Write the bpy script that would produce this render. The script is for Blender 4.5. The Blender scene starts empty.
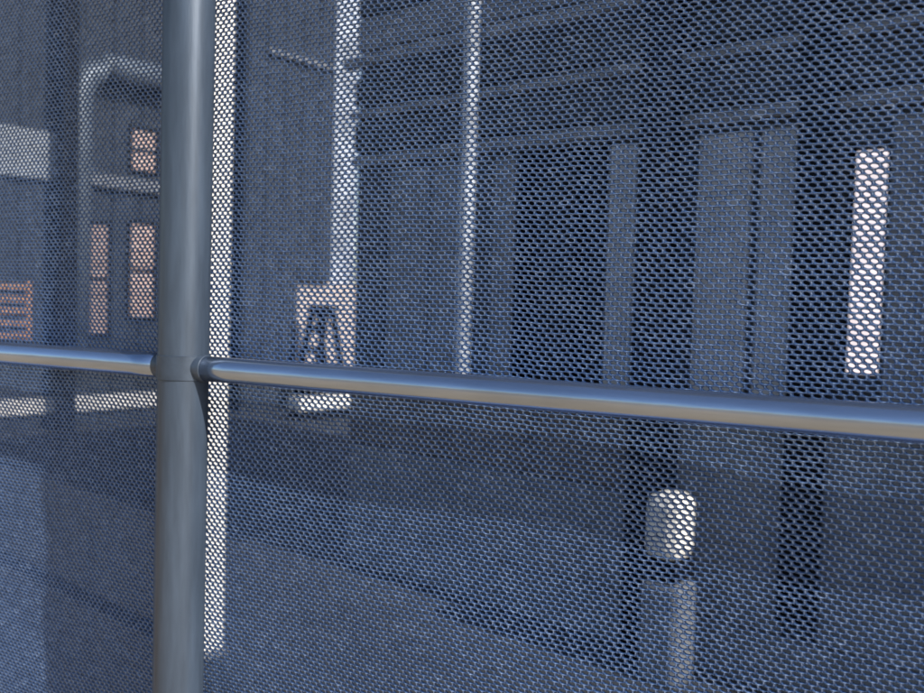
import bpy, math, random
import numpy as np
from mathutils import Vector, Matrix
random.seed(4); np.random.seed(4)
S=bpy.context.scene
S.view_settings.view_transform='Standard'; S.view_settings.look='None'; S.view_settings.exposure=0
COL=S.collection

# ---------------- materials ----------------
def mat(name,c,rough=.7,metal=0,var=.25,scale=6,bump=0,c2=None,spec=.5,stretch=(1,1,1)):
    m=bpy.data.materials.new(name); m.use_nodes=True; nt=m.node_tree; b=nt.nodes['Principled BSDF']
    b.inputs['Roughness'].default_value=rough; b.inputs['Metallic'].default_value=metal
    b.inputs['Specular IOR Level'].default_value=spec
    tc=nt.nodes.new('ShaderNodeTexCoord'); mp=nt.nodes.new('ShaderNodeMapping'); mp.inputs['Scale'].default_value=stretch
    n=nt.nodes.new('ShaderNodeTexNoise'); n.inputs['Scale'].default_value=scale; n.inputs['Detail'].default_value=6; n.inputs['Roughness'].default_value=.65
    r=nt.nodes.new('ShaderNodeValToRGB')
    if c2 is None: c2=tuple(x*(1-var) for x in c); c1=tuple(min(1,x*(1+var)) for x in c)
    else: c1=c
    r.color_ramp.elements[0].position=.3; r.color_ramp.elements[1].position=.7
    r.color_ramp.elements[0].color=(*c2,1); r.color_ramp.elements[1].color=(*c1,1)
    L=nt.links.new
    L(tc.outputs['Object'],mp.inputs['Vector']); L(mp.outputs['Vector'],n.inputs['Vector'])
    L(n.outputs['Fac'],r.inputs['Fac']); L(r.outputs['Color'],b.inputs['Base Color'])
    if bump:
        bp=nt.nodes.new('ShaderNodeBump'); bp.inputs['Strength'].default_value=bump; bp.inputs['Distance'].default_value=.01
        L(n.outputs['Fac'],bp.inputs['Height']); L(bp.outputs['Normal'],b.inputs['Normal'])
    return m
def fabmat():
    m=bpy.data.materials.new('blue_netting'); m.use_nodes=True; nt=m.node_tree; b=nt.nodes['Principled BSDF']; L=nt.links.new
    b.inputs['Roughness'].default_value=.34; b.inputs['Specular IOR Level'].default_value=.6
    at=nt.nodes.new('ShaderNodeAttribute'); at.attribute_name='yarn_shading'  # thread highlights and crevice shade held as colour, plus random cell tone
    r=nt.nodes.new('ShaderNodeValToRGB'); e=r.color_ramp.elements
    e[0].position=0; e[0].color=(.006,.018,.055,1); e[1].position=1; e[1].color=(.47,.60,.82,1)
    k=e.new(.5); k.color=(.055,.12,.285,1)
    L(at.outputs['Fac'],r.inputs['Fac'])
    tc=nt.nodes.new('ShaderNodeTexCoord'); n=nt.nodes.new('ShaderNodeTexNoise'); n.inputs['Scale'].default_value=1.6; n.inputs['Detail'].default_value=3
    L(tc.outputs['Object'],n.inputs['Vector'])
    mr=nt.nodes.new('ShaderNodeMapRange'); mr.inputs['From Min'].default_value=.3; mr.inputs['From Max'].default_value=.7; mr.inputs['To Min'].default_value=.85; mr.inputs['To Max'].default_value=1.12
    L(n.outputs['Fac'],mr.inputs['Value'])
    mx=nt.nodes.new('ShaderNodeMix'); mx.data_type='RGBA'; mx.blend_type='MULTIPLY'; mx.inputs['Factor'].default_value=1
    L(r.outputs['Color'],mx.inputs['A']); L(mr.outputs['Result'],mx.inputs['B']); L(mx.outputs['Result'],b.inputs['Base Color'])
    return m
M_fab=fabmat()
M_post=mat('weathered_blue_grey_steel',(.068,.095,.138),.40,.2,.25,9,.06,stretch=(6,6,.7),spec=.5)
M_rail=mat('galvanised_rail',(.42,.52,.70),.19,.93,.18,8,.04,stretch=(.6,6,6))
M_clamp=mat('clamp_steel',(.065,.09,.13),.42,.25,.25,30,.08)
M_wall=mat('dark_cladding',(.022,.028,.040),.7,0,.3,3)
M_lower=mat('brown_boards',(.10,.088,.085),.8,0,.35,3)
M_panel=mat('grey_panel',(.38,.39,.41),.7,0,.15,3)
M_mid=mat('slate_panel',(.15,.16,.18),.7,0,.2,3)
M_dark=mat('near_black',(.004,.005,.008),.6,0,.3,5,spec=.1)
M_glass=mat('dark_glass',(.003,.004,.007),.5,0,.2,5,spec=.1)
M_pale=mat('pale_metal',(.30,.33,.37),.5,0,.2,4)
M_dim=mat('dim_metal',(.17,.18,.20),.6,0,.2,4)
M_pipe=mat('weathered_pipe_paint',(.42,.46,.53),.6,0,.55,9,stretch=(1,1,.6))
M_white=mat('white_paint',(.82,.80,.76),.6,0,.08,4)
M_plinth=mat('pale_plinth_paint',(.62,.60,.58),.7,0,.25,4)
M_cream=mat('pale_render',(.70,.64,.69),.8,0,.25,.9)
M_bluish=mat('blue_white_render',(.38,.42,.49),.8,0,.45,2.5)
M_far=mat('blue_cladding',(.022,.030,.045),.7,0,.3,2)
M_duct=mat('duct_metal',(.15,.18,.22),.5,.2,.2,4)
M_orange=mat('orange_wood',(.40,.20,.10),.7,0,.3,5)
M_beam=mat('weathered_beam',(.17,.18,.20),.8,0,.3,4,stretch=(.5,5,5))
M_beamd=mat('dark_beam',(.012,.015,.02),.8,0,.3,4)
def brick(name,c1,c2,mo,sc):
    m=bpy.data.materials.new(name); m.use_nodes=True; nt=m.node_tree; b=nt.nodes['Principled BSDF']; b.inputs['Roughness'].default_value=.85
    tc=nt.nodes.new('ShaderNodeTexCoord'); mp=nt.nodes.new('ShaderNodeMapping'); mp.inputs['Rotation'].default_value=(math.radians(90),0,math.radians(90))
    t=nt.nodes.new('ShaderNodeTexBrick'); t.inputs['Scale'].default_value=sc
    t.inputs['Color1'].default_value=(*c1,1); t.inputs['Color2'].default_value=(*c2,1); t.inputs['Mortar'].default_value=(*mo,1)
    nt.links.new(tc.outputs['Object'],mp.inputs['Vector']); nt.links.new(mp.outputs['Vector'],t.inputs['Vector']); nt.links.new(t.outputs['Color'],b.inputs['Base Color'])
    return m
M_brick=brick('pink_brick',(.52,.37,.32),(.36,.24,.20),(.52,.45,.42),3)
M_brickd=brick('dusty_brick',(.38,.27,.24),(.26,.18,.16),(.40,.34,.32),3)

# ---------------- building frame ----------------
ANG=math.atan2(-.230,.973); CX,CY,CZ=.8,-.8,1.48
dv=Vector((math.cos(ANG),math.sin(ANG),0)); nv=Vector((-math.sin(ANG),math.cos(ANG),0))
def W(s,n,z=0): return Vector((CX,CY,0))+dv*s+nv*n+Vector((0,0,z))
def mesh_obj(name,verts,faces,m,parent=None,loc=(0,0,0),rot=0,smooth=False):
    me=bpy.data.meshes.new(name); me.from_pydata(verts,[],faces); me.update()
    me.materials.append(m)
    if smooth: me.polygons.foreach_set('use_smooth',[True]*len(me.polygons))
    o=bpy.data.objects.new(name,me); COL.objects.link(o); o.location=loc; o.rotation_euler[2]=rot
    if parent: o.parent=parent
    return o
def boxes_data(bx):
    v=[];f=[]
    for (a,b,c,d,e,g) in bx:
        i=len(v)
        v+=[(a,c,e),(b,c,e),(b,d,e),(a,d,e),(a,c,g),(b,c,g),(b,d,g),(a,d,g)]
        f+=[(i,i+3,i+2,i+1),(i+4,i+5,i+6,i+7),(i,i+1,i+5,i+4),(i+1,i+2,i+6,i+5),(i+2,i+3,i+7,i+6),(i+3,i,i+4,i+7)]
    return v,f
def part(name,parent,bx,m,bev=.004,loc=(0,0,0),rot=0):
    v,f=boxes_data(bx); o=mesh_obj(name,v,f,m,parent,loc,rot)
    if bev:
        b=o.modifiers.new('bevel','BEVEL'); b.width=bev; b.segments=2
    return o
def thing(name,label,cat,s,n,group=None,ang=ANG):
    e=bpy.data.objects.new(name,None); COL.objects.link(e); e.location=W(s,n); e.rotation_euler[2]=ang; e.empty_display_size=.2
    e['label']=label; e['category']=cat
    if group: e['group']=group
    return e
def tube(path,r,seg=20,caps=True):
    v=[];f=[]; P=[Vector(p) for p in path]
    for i,p in enumerate(P):
        t=(P[min(i+1,len(P)-1)]-P[max(i-1,0)]).normalized()
        a=t.cross(Vector((0,1,0)) if abs(t.y)<.9 else Vector((1,0,0))).normalized(); b=t.cross(a)
        for k in range(seg):
            q=p+(a*math.cos(2*math.pi*k/seg)+b*math.sin(2*math.pi*k/seg))*r
            v.append(tuple(q))
    for i in range(len(P)-1):
        for k in range(seg):
            k2=(k+1)%seg; f.append((i*seg+k,i*seg+k2,(i+1)*seg+k2,(i+1)*seg+k))
    if caps: f.append(tuple(range(seg))[::-1]); f.append(tuple((len(P)-1)*seg+k for k in range(seg)))
    return v,f

# ---------------- ground ----------------
def sheet(name,x0,x1,y0,y1,z,m):
    o=mesh_obj(name,[(x0,y0,z),(x1,y0,z),(x1,y1,z),(x0,y1,z)],[(0,1,2,3)],m); o['kind']='structure'; return o
M_earth=mat('dry_ground',(.36,.28,.19),.95,0,.2,.6)
M_yard=mat('yard_asphalt',(.038,.044,.054),.9,0,.2,.8)
M_pave=mat('warm_pavement',(.50,.35,.20),.9,0,.15,4)
sheet('ground',-600,600,-600,600,0,M_earth)
sheet('yard',-14,14,0.06,12,.004,M_yard)
sheet('pavement',-14,14,-6,-.06,.004,M_pave)

# ---------------- fence ----------------
ZR=1.398
def bump_tube(name,p0,p1,r,m,parent=None,n=40,seg=48):
    path=[Vector(p0).lerp(Vector(p1),i/n) for i in range(n+1)]
    v,f=tube(path,r,seg); return mesh_obj(name,v,f,m,parent,smooth=True)
def make_post(x):
    e=bpy.data.objects.new('fence_post',None); COL.objects.link(e); e.location=(x,0,0)
    e['label']='round grey steel fence post carrying a blue mesh screen'; e['category']='fence post'; e['group']='posts of the mesh fence'
    bump_tube('pole',(0,0,0),(0,0,2.42),.030,M_post,e)
    v,f=[],[]
    prof=[(.0318,2.41),(.0318,2.43),(.026,2.444),(.012,2.452)]
    for r,z in prof:
        for k in range(32): v.append((r*math.cos(k*math.pi/16),r*math.sin(k*math.pi/16),z))
    for i in range(3):
        for k in range(32): f.append((i*32+k,i*32+(k+1)%32,(i+1)*32+(k+1)%32,(i+1)*32+k))
    f.append(tuple(96+k for k in range(32))); mesh_obj('cap',v,f,M_clamp,e,smooth=True)
    v=[];f=[]
    # flat strap: separate face strips so the band stays flat with tight edges
    def ring(r,z):
        b=len(v)
        for k in range(48): v.append((r*math.cos(k*math.pi/24),r*math.sin(k*math.pi/24),ZR+z))
        return b
    for (a,b) in [((.0300,-.0145),(.0314,-.0140)),((.0314,-.0140),(.0314,.0140)),((.0314,.0140),(.0300,.0145))]:
        i0=ring(*a); i1=ring(*b)
        for k in range(48): f.append((i0+k,i0+(k+1)%48,i1+(k+1)%48,i1+k))
    for sg in (-1,1):
        b=len(v)
        for (xx,r) in [(.026,.0162),(.038,.0162),(.0388,.0158),(.0388,.0150)]:
            for k in range(32): v.append((sg*xx,r*math.cos(k*math.pi/16),ZR+r*math.sin(k*math.pi/16)))
        for i in range(3):
            for k in range(32):
                q=(b+i*32+k,b+i*32+(k+1)%32,b+(i+1)*32+(k+1)%32,b+(i+1)*32+k)
                f.append(q if sg<0 else q[::-1])
    mesh_obj('clamp',v,f,M_clamp,e,smooth=True)
    return e
for x in (-1.9,0,1.9): make_post(x)
def rail(x0,x1,z):
    o=bump_tube('fence_rail',(x0,0,z),(x1,0,z),.0150,M_rail)
    o['label']='horizontal galvanised steel rail clamped between fence posts'; o['category']='fence rail'; o['group']='rails of the mesh fence'
for z in (.12,ZR,2.34):
    for a in (-1.9,0): rail(a+.0302,a+1.9-.0302,z)

# ---------------- mesh screen ----------------
px,ry=.0088,.0047
X0,X1,Z0,Z1=-1.86,1.86,.10,2.36
fx0,fx1,fz0,fz1=-.45,.85,.87,1.93
nx=int((X1-X0)/px); nz=int((Z1-Z0)/ry)
jj,ii=np.meshgrid(np.arange(nz),np.arange(nx),indexing='ij')
cx=(X0+(ii+.5*(jj%2)+.5)*px).ravel(); cz=(Z0+(jj+.5)*ry).ravel(); par=(jj%2).ravel()
def smooth_walk(n,amp,w):
    a=np.convolve(np.random.normal(0,1,n+w),np.ones(w)/w,'same')[:n]; return a/a.std()*amp
rowx=smooth_walk(4000,.0003,3)+smooth_walk(4000,.0006,25); colz=smooth_walk(4000,.0002,3)+smooth_walk(4000,.0005,20)
def build_fab(cx,cz,par,rings,K):
    if K==12: on=np.array([(-1,-1),(-.5,-1),(0,-1),(.5,-1),(1,-1),(1,0),(1,1),(.5,1),(0,1),(-.5,1),(-1,1),(-1,0)],float)
    else: on=np.array([(-1,-1),(0,-1),(1,-1),(1,0),(1,1),(0,1),(-1,1),(-1,0)],float)
    outer=on*np.array([px/2,ry/2])
    an=np.arctan2(on[:,1],on[:,0])
    cs,sn=np.cos(an),np.sin(an)
    inner=np.stack([np.sign(cs)*np.abs(cs)**.9*.0032,np.sign(sn)*np.abs(sn)**1.2*.00150],1)
    th=np.where(par==1,-.28,-.44)[:,None]
    inx=inner[None,:,0]*np.cos(th)-inner[None,:,1]*np.sin(th)*1.4; inz=inner[None,:,0]*np.sin(th)*.9+inner[None,:,1]*np.cos(th)
    inner=np.stack([inx,inz],2)
    N=len(cx)
    jit=1+np.random.normal(0,.065,(N,1,2)); jx=np.random.normal(0,.00016,(N,1,2)); cellr=np.random.normal(0,.07,(N,1))
    V=[];C=[]
    for t,yy in rings:
        c=np.stack([cx,cz],1)[:,None,:]
        p=c+(outer*(1-t))[None]+inner*t*jit+jx*t
        y=np.full(p.shape[:2],yy)
        if t==0:
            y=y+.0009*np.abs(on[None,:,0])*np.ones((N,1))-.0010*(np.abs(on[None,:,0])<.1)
            col=.90-.6*np.abs(on[None,:,0])*(on[None,:,1]!=0)+.25*(on[None,:,0]>.9)+np.zeros((N,1))  # ridge glints and a lighter right edge painted into the thread colour
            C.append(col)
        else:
            C.append(np.clip((.74-.55*t)+cellr+.16*(on[None,:,1]>0),0,1)+np.zeros((N,K)))  # painted crevice shade: darker toward the hole, lighter upper half; random tone per cell
        V.append(np.concatenate([p[...,:1],y[...,None],p[...,1:]],2))
    R=len(rings)
    V=np.stack(V,1).reshape(-1,3); C=np.stack(C,1).reshape(-1)
    x,z=V[:,0].copy(),V[:,2].copy()
    ri=(z-Z0)/ry; ci=(x-X0)/px*2
    V[:,0]+=.0016*np.sin(z*9+1.3*np.sin(x*4))+np.interp(ri,np.arange(4000),rowx)
    V[:,2]+=.0016*np.sin(x*7+.8)+.0006*np.sin(x*23+z*5)+np.interp(ci,np.arange(4000),colz)
    V[:,1]+=.034+.0035*np.sin(x*5+z*3)+.0022*np.sin(x*13-z*6)+.0010*np.sin(z*29+x*9)
    k=np.arange(K); k2=(k+1)%K
    F=np.concatenate([np.stack([r*K+k,r*K+k2,(r+1)*K+k2,(r+1)*K+k],1) for r in range(R-1)])
    F=(F[None]+(np.arange(N)*R*K)[:,None,None]).reshape(-1,4)
    return V,F,C
fine=(cx>fx0)&(cx<fx1)&(cz>fz0)&(cz<fz1)
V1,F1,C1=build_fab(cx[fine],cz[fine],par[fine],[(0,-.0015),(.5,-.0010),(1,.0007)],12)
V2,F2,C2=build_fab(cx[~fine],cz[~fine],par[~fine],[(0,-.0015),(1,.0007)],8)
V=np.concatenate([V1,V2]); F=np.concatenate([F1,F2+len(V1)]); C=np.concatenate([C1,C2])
me=bpy.data.meshes.new('mesh_screen')
me.vertices.add(len(V)); me.vertices.foreach_set('co',V.astype(np.float32).ravel())
me.loops.add(F.size); me.loops.foreach_set('vertex_index',F.astype(np.int32).ravel())
me.polygons.add(len(F)); me.polygons.foreach_set('loop_start',np.arange(0,F.size,4,dtype=np.int32))
me.polygons.foreach_set('use_smooth',np.ones(len(F),dtype=bool))
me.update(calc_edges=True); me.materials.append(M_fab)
at=me.attributes.new('yarn_shading','FLOAT','POINT'); at.data.foreach_set('value',np.clip(C,0,1).astype(np.float32))
o=bpy.data.objects.new('mesh_screen',me); COL.objects.link(o)
o['label']='blue perforated mesh fabric stretched behind the steel fence rails'; o['category']='mesh screen'

# ---------------- main house (local x = s, local y = n-3.5) ----------------
H=thing('house','dark boarded low house with grey panels and narrow windows','house',0,3.5)
s0=-3.88; D=3.0; wa,wb=-1.180,-1.02; HT=3.55
fr=[(s0,-2.72,0,.15,0,HT),(-2.72,-2.20,0,.15,0,1.05),(-2.72,-2.20,0,.15,2.24,HT),(-2.20,wa,0,.15,0,HT),
    (wa,wb,0,.15,0,1.27),(wa,wb,0,.15,2.13,HT),(wb,8,0,.15,0,HT)]
part('wall',H,fr+[(s0,s0+.15,.15,D,0,HT),(7.85,8,.15,D,0,HT),
    (s0+.15,-2.5,D-.15,D,0,HT),(-2.5,-1.6,D-.15,D,0,.9),(-2.5,-1.6,D-.15,D,2.9,HT),(-1.6,7.85,D-.15,D,0,HT),(s0+.15,7.85,.15,D-.15,3.0,3.15)],M_wall,0)
part('roof',H,[(s0-.05,8.2,-.1,D+.2,HT,HT+.12)],M_beamd,.02)
part('plinth',H,[(s0,8,-.03,0,0,.22)],M_mid)
part('dado',H,[(s0,-1.99,-.022,0,.225,.68)],M_mid,.006)
part('dado',H,[(s0,-1.99,-.022,0,.69,1.04)],M_lower,.006)
part('dado',H,[(-1.19,6,-.022,0,.225,1.14)],M_mid,.006)
part('dado',H,[(-1.80,-1.33,-.022,0,.225,1.14)],M_mid,.006)
for a,b,m_ in [(s0+.02,-3.62,M_wall),(-3.60,-3.30,M_mid),(-3.28,-3.02,M_mid),(-2.86,-2.73,M_mid),(-2.19,-1.97,M_panel),(-1.76,-1.53,M_panel),(-1.49,-1.33,M_panel),(-1.0,-.6,M_mid),(-.57,.2,M_mid)]:
    part('panel',H,[(a,b,-.02,0,1.06,2.22)],m_)
w=part('window',H,[(-2.71,-2.21,.06,.07,1.06,2.22)],M_glass,0)
part('frame',w,[(-2.72,-2.70,-.01,.06,1.05,2.24),(-2.215,-2.20,-.01,.06,1.05,2.24),(-2.40,-2.375,0,.055,1.05,2.24)],M_dark)
part('column',H,[(-1.97,-1.83,-.16,-.04,0.0,3.4)],M_dark)
part('column',H,[(-1.33,-1.19,-.08,-.03,.3,3.4)],M_dark)
part('downpipe',H,[(-2.90,-2.845,-.24,-.17,1.12,3.5)],M_pipe,.015)
part('beam',H,[(s0,6,-.05,0,2.26,2.31)],M_beam)
part('beam',H,[(s0,6,-.07,0,2.52,2.56)],M_beam)
part('beam',H,[(s0,6,-.04,0,2.34,2.50)],M_beamd)
part('beam',H,[(s0,6,-.04,0,2.6,2.74)],M_beamd)
part('gutter',H,[(s0,6,-.14,-.08,2.78,2.84)],M_beam,.01)
for i in range(3):
    part('board',H,[(s0,6,-.03,0,2.9+i*.2,3.08+i*.2)],[M_beam,M_wall,M_mid][i%3],.006)

U=thing('utility_cabinet','small white topped grey cabinet standing against dark wall','cabinet',-1.69,3.22)
part('body',U,[(-.10,.08,-.05,.12,.0,.42)],M_dim,.03)
part('shelf',U,[(-.09,.06,-.04,.12,.422,.50)],M_dark,.005)
part('housing',U,[(-.09,.07,-.06,.12,.502,.77)],M_white,.05)

# ---------------- far building ----------------
Fb=thing('workshop_building','dark blue clad workshop with pink windows and metal duct','building',-10,3)
def L(n): return n-3
part('wall',Fb,[(-3,0,L(1),L(6.5),0,6.0)],M_far,0)
part('cladding',Fb,[(0,.03,L(1)+.01+i*.35,L(1)+.33+i*.35,.4,5.9) for i in range(15)],M_far,.006)
part('plinth',Fb,[(0,.09,L(1),L(6.3),.17,.34)],M_plinth,.01)
def win(n0,n1,z0,z1,mm):
    w=part('window',Fb,[(.032,.045,L(n0),L(n1),z0,z1)],mm,0)
    mid=(z0+z1)/2
    part('frame',w,[(.03,.07,L(n0)-.04,L(n0),z0-.04,z1+.04),(.03,.07,L(n1),L(n1)+.04,z0-.04,z1+.04),(.03,.07,L(n0),L(n1),z1,z1+.04),(.03,.07,L(n0),L(n1),z0-.04,z0),(.046,.06,L(n0),L(n1),mid-.02,mid+.02)],M_dark)
win(4.94,5.14,1.05,2.3,M_brickd); win(5.42,5.72,1.25,2.35,M_brick); win(5.42,5.72,2.98,3.45,M_brick)
part('signboard',Fb,[(.05,.12,L(2.5),L(4.6),2.72,3.24)],M_pale,.01)
part('ledge',Fb,[(.03,.14,L(4.62),L(6.3),2.72,2.86)],M_dim,.01)
path=[(.25,L(4.68),.9),(.25,L(4.68),3.6)]+[(.25,L(4.68)+.45*(1-math.cos(a)),3.6+.45*math.sin(a)) for a in [math.radians(q) for q in range(15,91,15)]]+[(.25,L(6.3),4.05)]
v,f=tube(path,.15,20); mesh_obj('duct',v,f,M_duct,Fb,smooth=True)
part('shutter',Fb,[(.04,.08,L(3.4),L(4.22),1.0+i*.13,1.065+i*.13) for i in range(5)]+[(.03,.09,L(4.22),L(4.27),.98,1.62)],M_orange,.004)
part('pillar',Fb,[(.3,.45,L(4.42),L(4.6),0,6)],M_dark,.01)

F2=thing('storage_shed','tall dark blue clad shed with pale gutter','shed',-10,7)
part('wall',F2,[(-3,0,.02,.85,0,6),(-3,0,.85,1.52,1.77,6)],M_far,0)
part('gutter',F2,[(0,.12,.3,1.45,4.75,4.82)],M_beam,.01)
part('cladding',F2,[(0,.03,.05+i*.3,.32+i*.3,1.8 if i>2 else .1,5.9) for i in range(5)],M_far,.005)
G=thing('garden_wall','low pink brick wall with dark base','wall',-10.1,7.87)
part('bricks',G,[(-.3,0,0,3.5,.42,1.77)],M_brick,.01)
part('base',G,[(-.3,.02,0,3.5,.0,.418)],M_dark,.01)
K=thing('low_wall','knee high white topped kerb wall before the stepladder','low wall',-8.9,7.05)
part('coping',K,[(-.12,.12,0,.95,.13,.29)],M_white,.01)
part('base',K,[(-.10,.10,0,.95,0,.128)],M_dark,.01)
e=thing('infill','tall bluish white rendered chimney added to brighten the gap behind brick wall','infill',-10.6,8.45)
part('stack',e,[(-.15,.15,.14,.95,0,7.2)],M_bluish,.02); part('cap',e,[(-.2,.2,.08,1.0,7.2,7.35)],M_dark,.02)  # made-up pale shaft, put in to give a bright strip between the buildings
pos=Vector((-3.0,11.2,0)); e=thing('pale_house','pale rendered house in full sunshine','house',0,0,ang=math.atan2(.6,.8)); e.location=pos
part('wall',e,[(0,7,0,4,0,6)],M_cream,.01); part('roof',e,[(-.2,7.2,-.2,4.2,6,6.2)],M_dark,.02)

SL=thing('stepladder','dark folding stepladder standing before pink brick wall','ladder',-9.5,7.98,ang=ANG+math.radians(90))
def joined(name,parent,bars,m,r=.05):
    v=[];f=[]
    for a,b in bars:
        vv,ff=tube([a,b],r,10); k=len(v); v+=vv; f+=[tuple(i+k for i in q) for q in ff]
    mesh_obj(name,v,f,m,parent)
joined('front_frame',SL,[((-.33,-.2,0),(-.05,-.14,1.4)),((-.33,.2,0),(-.05,.14,1.4))]+[((-.33+.056*i,-.19,.28*i),(-.33+.056*i,.19,.28*i)) for i in range(1,6)],M_dark)
joined('rear_frame',SL,[((.33,-.2,0),(.05,-.14,1.4)),((.33,.2,0),(.05,.14,1.4)),((.2,-.18,.6),(.2,.18,.6))],M_dark)
part('tread',SL,[(-.12,.12,-.17,.17,1.38,1.44)],M_dark,.01)
Pp=thing('pillar','white painted square pillar at the yard passage','pillar',-3.20,2.10)
part('shaft',Pp,[(-.056,.056,-.055,.055,.03,3.8)],M_white,.01)
part('base',Pp,[(-.07,.07,-.07,.07,0,.03)],M_mid,.01)
part('cap',Pp,[(-.07,.07,-.07,.07,3.8,3.85)],M_mid,.01)

# ---------------- camera ----------------
cam=bpy.data.cameras.new('camera'); co=bpy.data.objects.new('camera',cam); COL.objects.link(co)
cam.lens=36*900/924; cam.sensor_width=36; cam.clip_start=.02; cam.clip_end=3000
cam.dof.use_dof=True; cam.dof.focus_distance=.92; cam.dof.aperture_fstop=6
p=math.radians(2.5); r=math.radians(1.75); va=math.radians(117.8)
f=Vector((math.cos(va)*math.cos(p),math.sin(va)*math.cos(p),-math.sin(p)))
r0=f.cross(Vector((0,0,1))).normalized(); u0=r0.cross(f)
R=r0*math.cos(r)+u0*math.sin(r); Uv=u0*math.cos(r)-r0*math.sin(r)
m=Matrix((R,Uv,-f)).transposed().to_4x4(); m.translation=Vector((CX,CY,CZ)); co.matrix_world=m
S.camera=co

# ---------------- light ----------------
sd=Vector((.82,-.19,.55)).normalized()
sun=bpy.data.lights.new('sun','SUN'); sun.energy=4.8; sun.angle=math.radians(.5); sun.color=(1,.95,.88)
so=bpy.data.objects.new('sun',sun); COL.objects.link(so); so.rotation_euler=(-sd).to_track_quat('-Z','Y').to_euler(); so.location=(5,-2,9)
w=bpy.data.worlds.new('World'); S.world=w; w.use_nodes=True; nt=w.node_tree
sk=nt.nodes.new('ShaderNodeTexSky'); sk.sky_type='NISHITA'; sk.sun_disc=False
sk.sun_elevation=math.asin(sd.z); sk.sun_rotation=math.atan2(sd.x,sd.y)
nt.links.new(sk.outputs[0],nt.nodes['Background'].inputs[0]); nt.nodes['Background'].inputs[1].default_value=.14
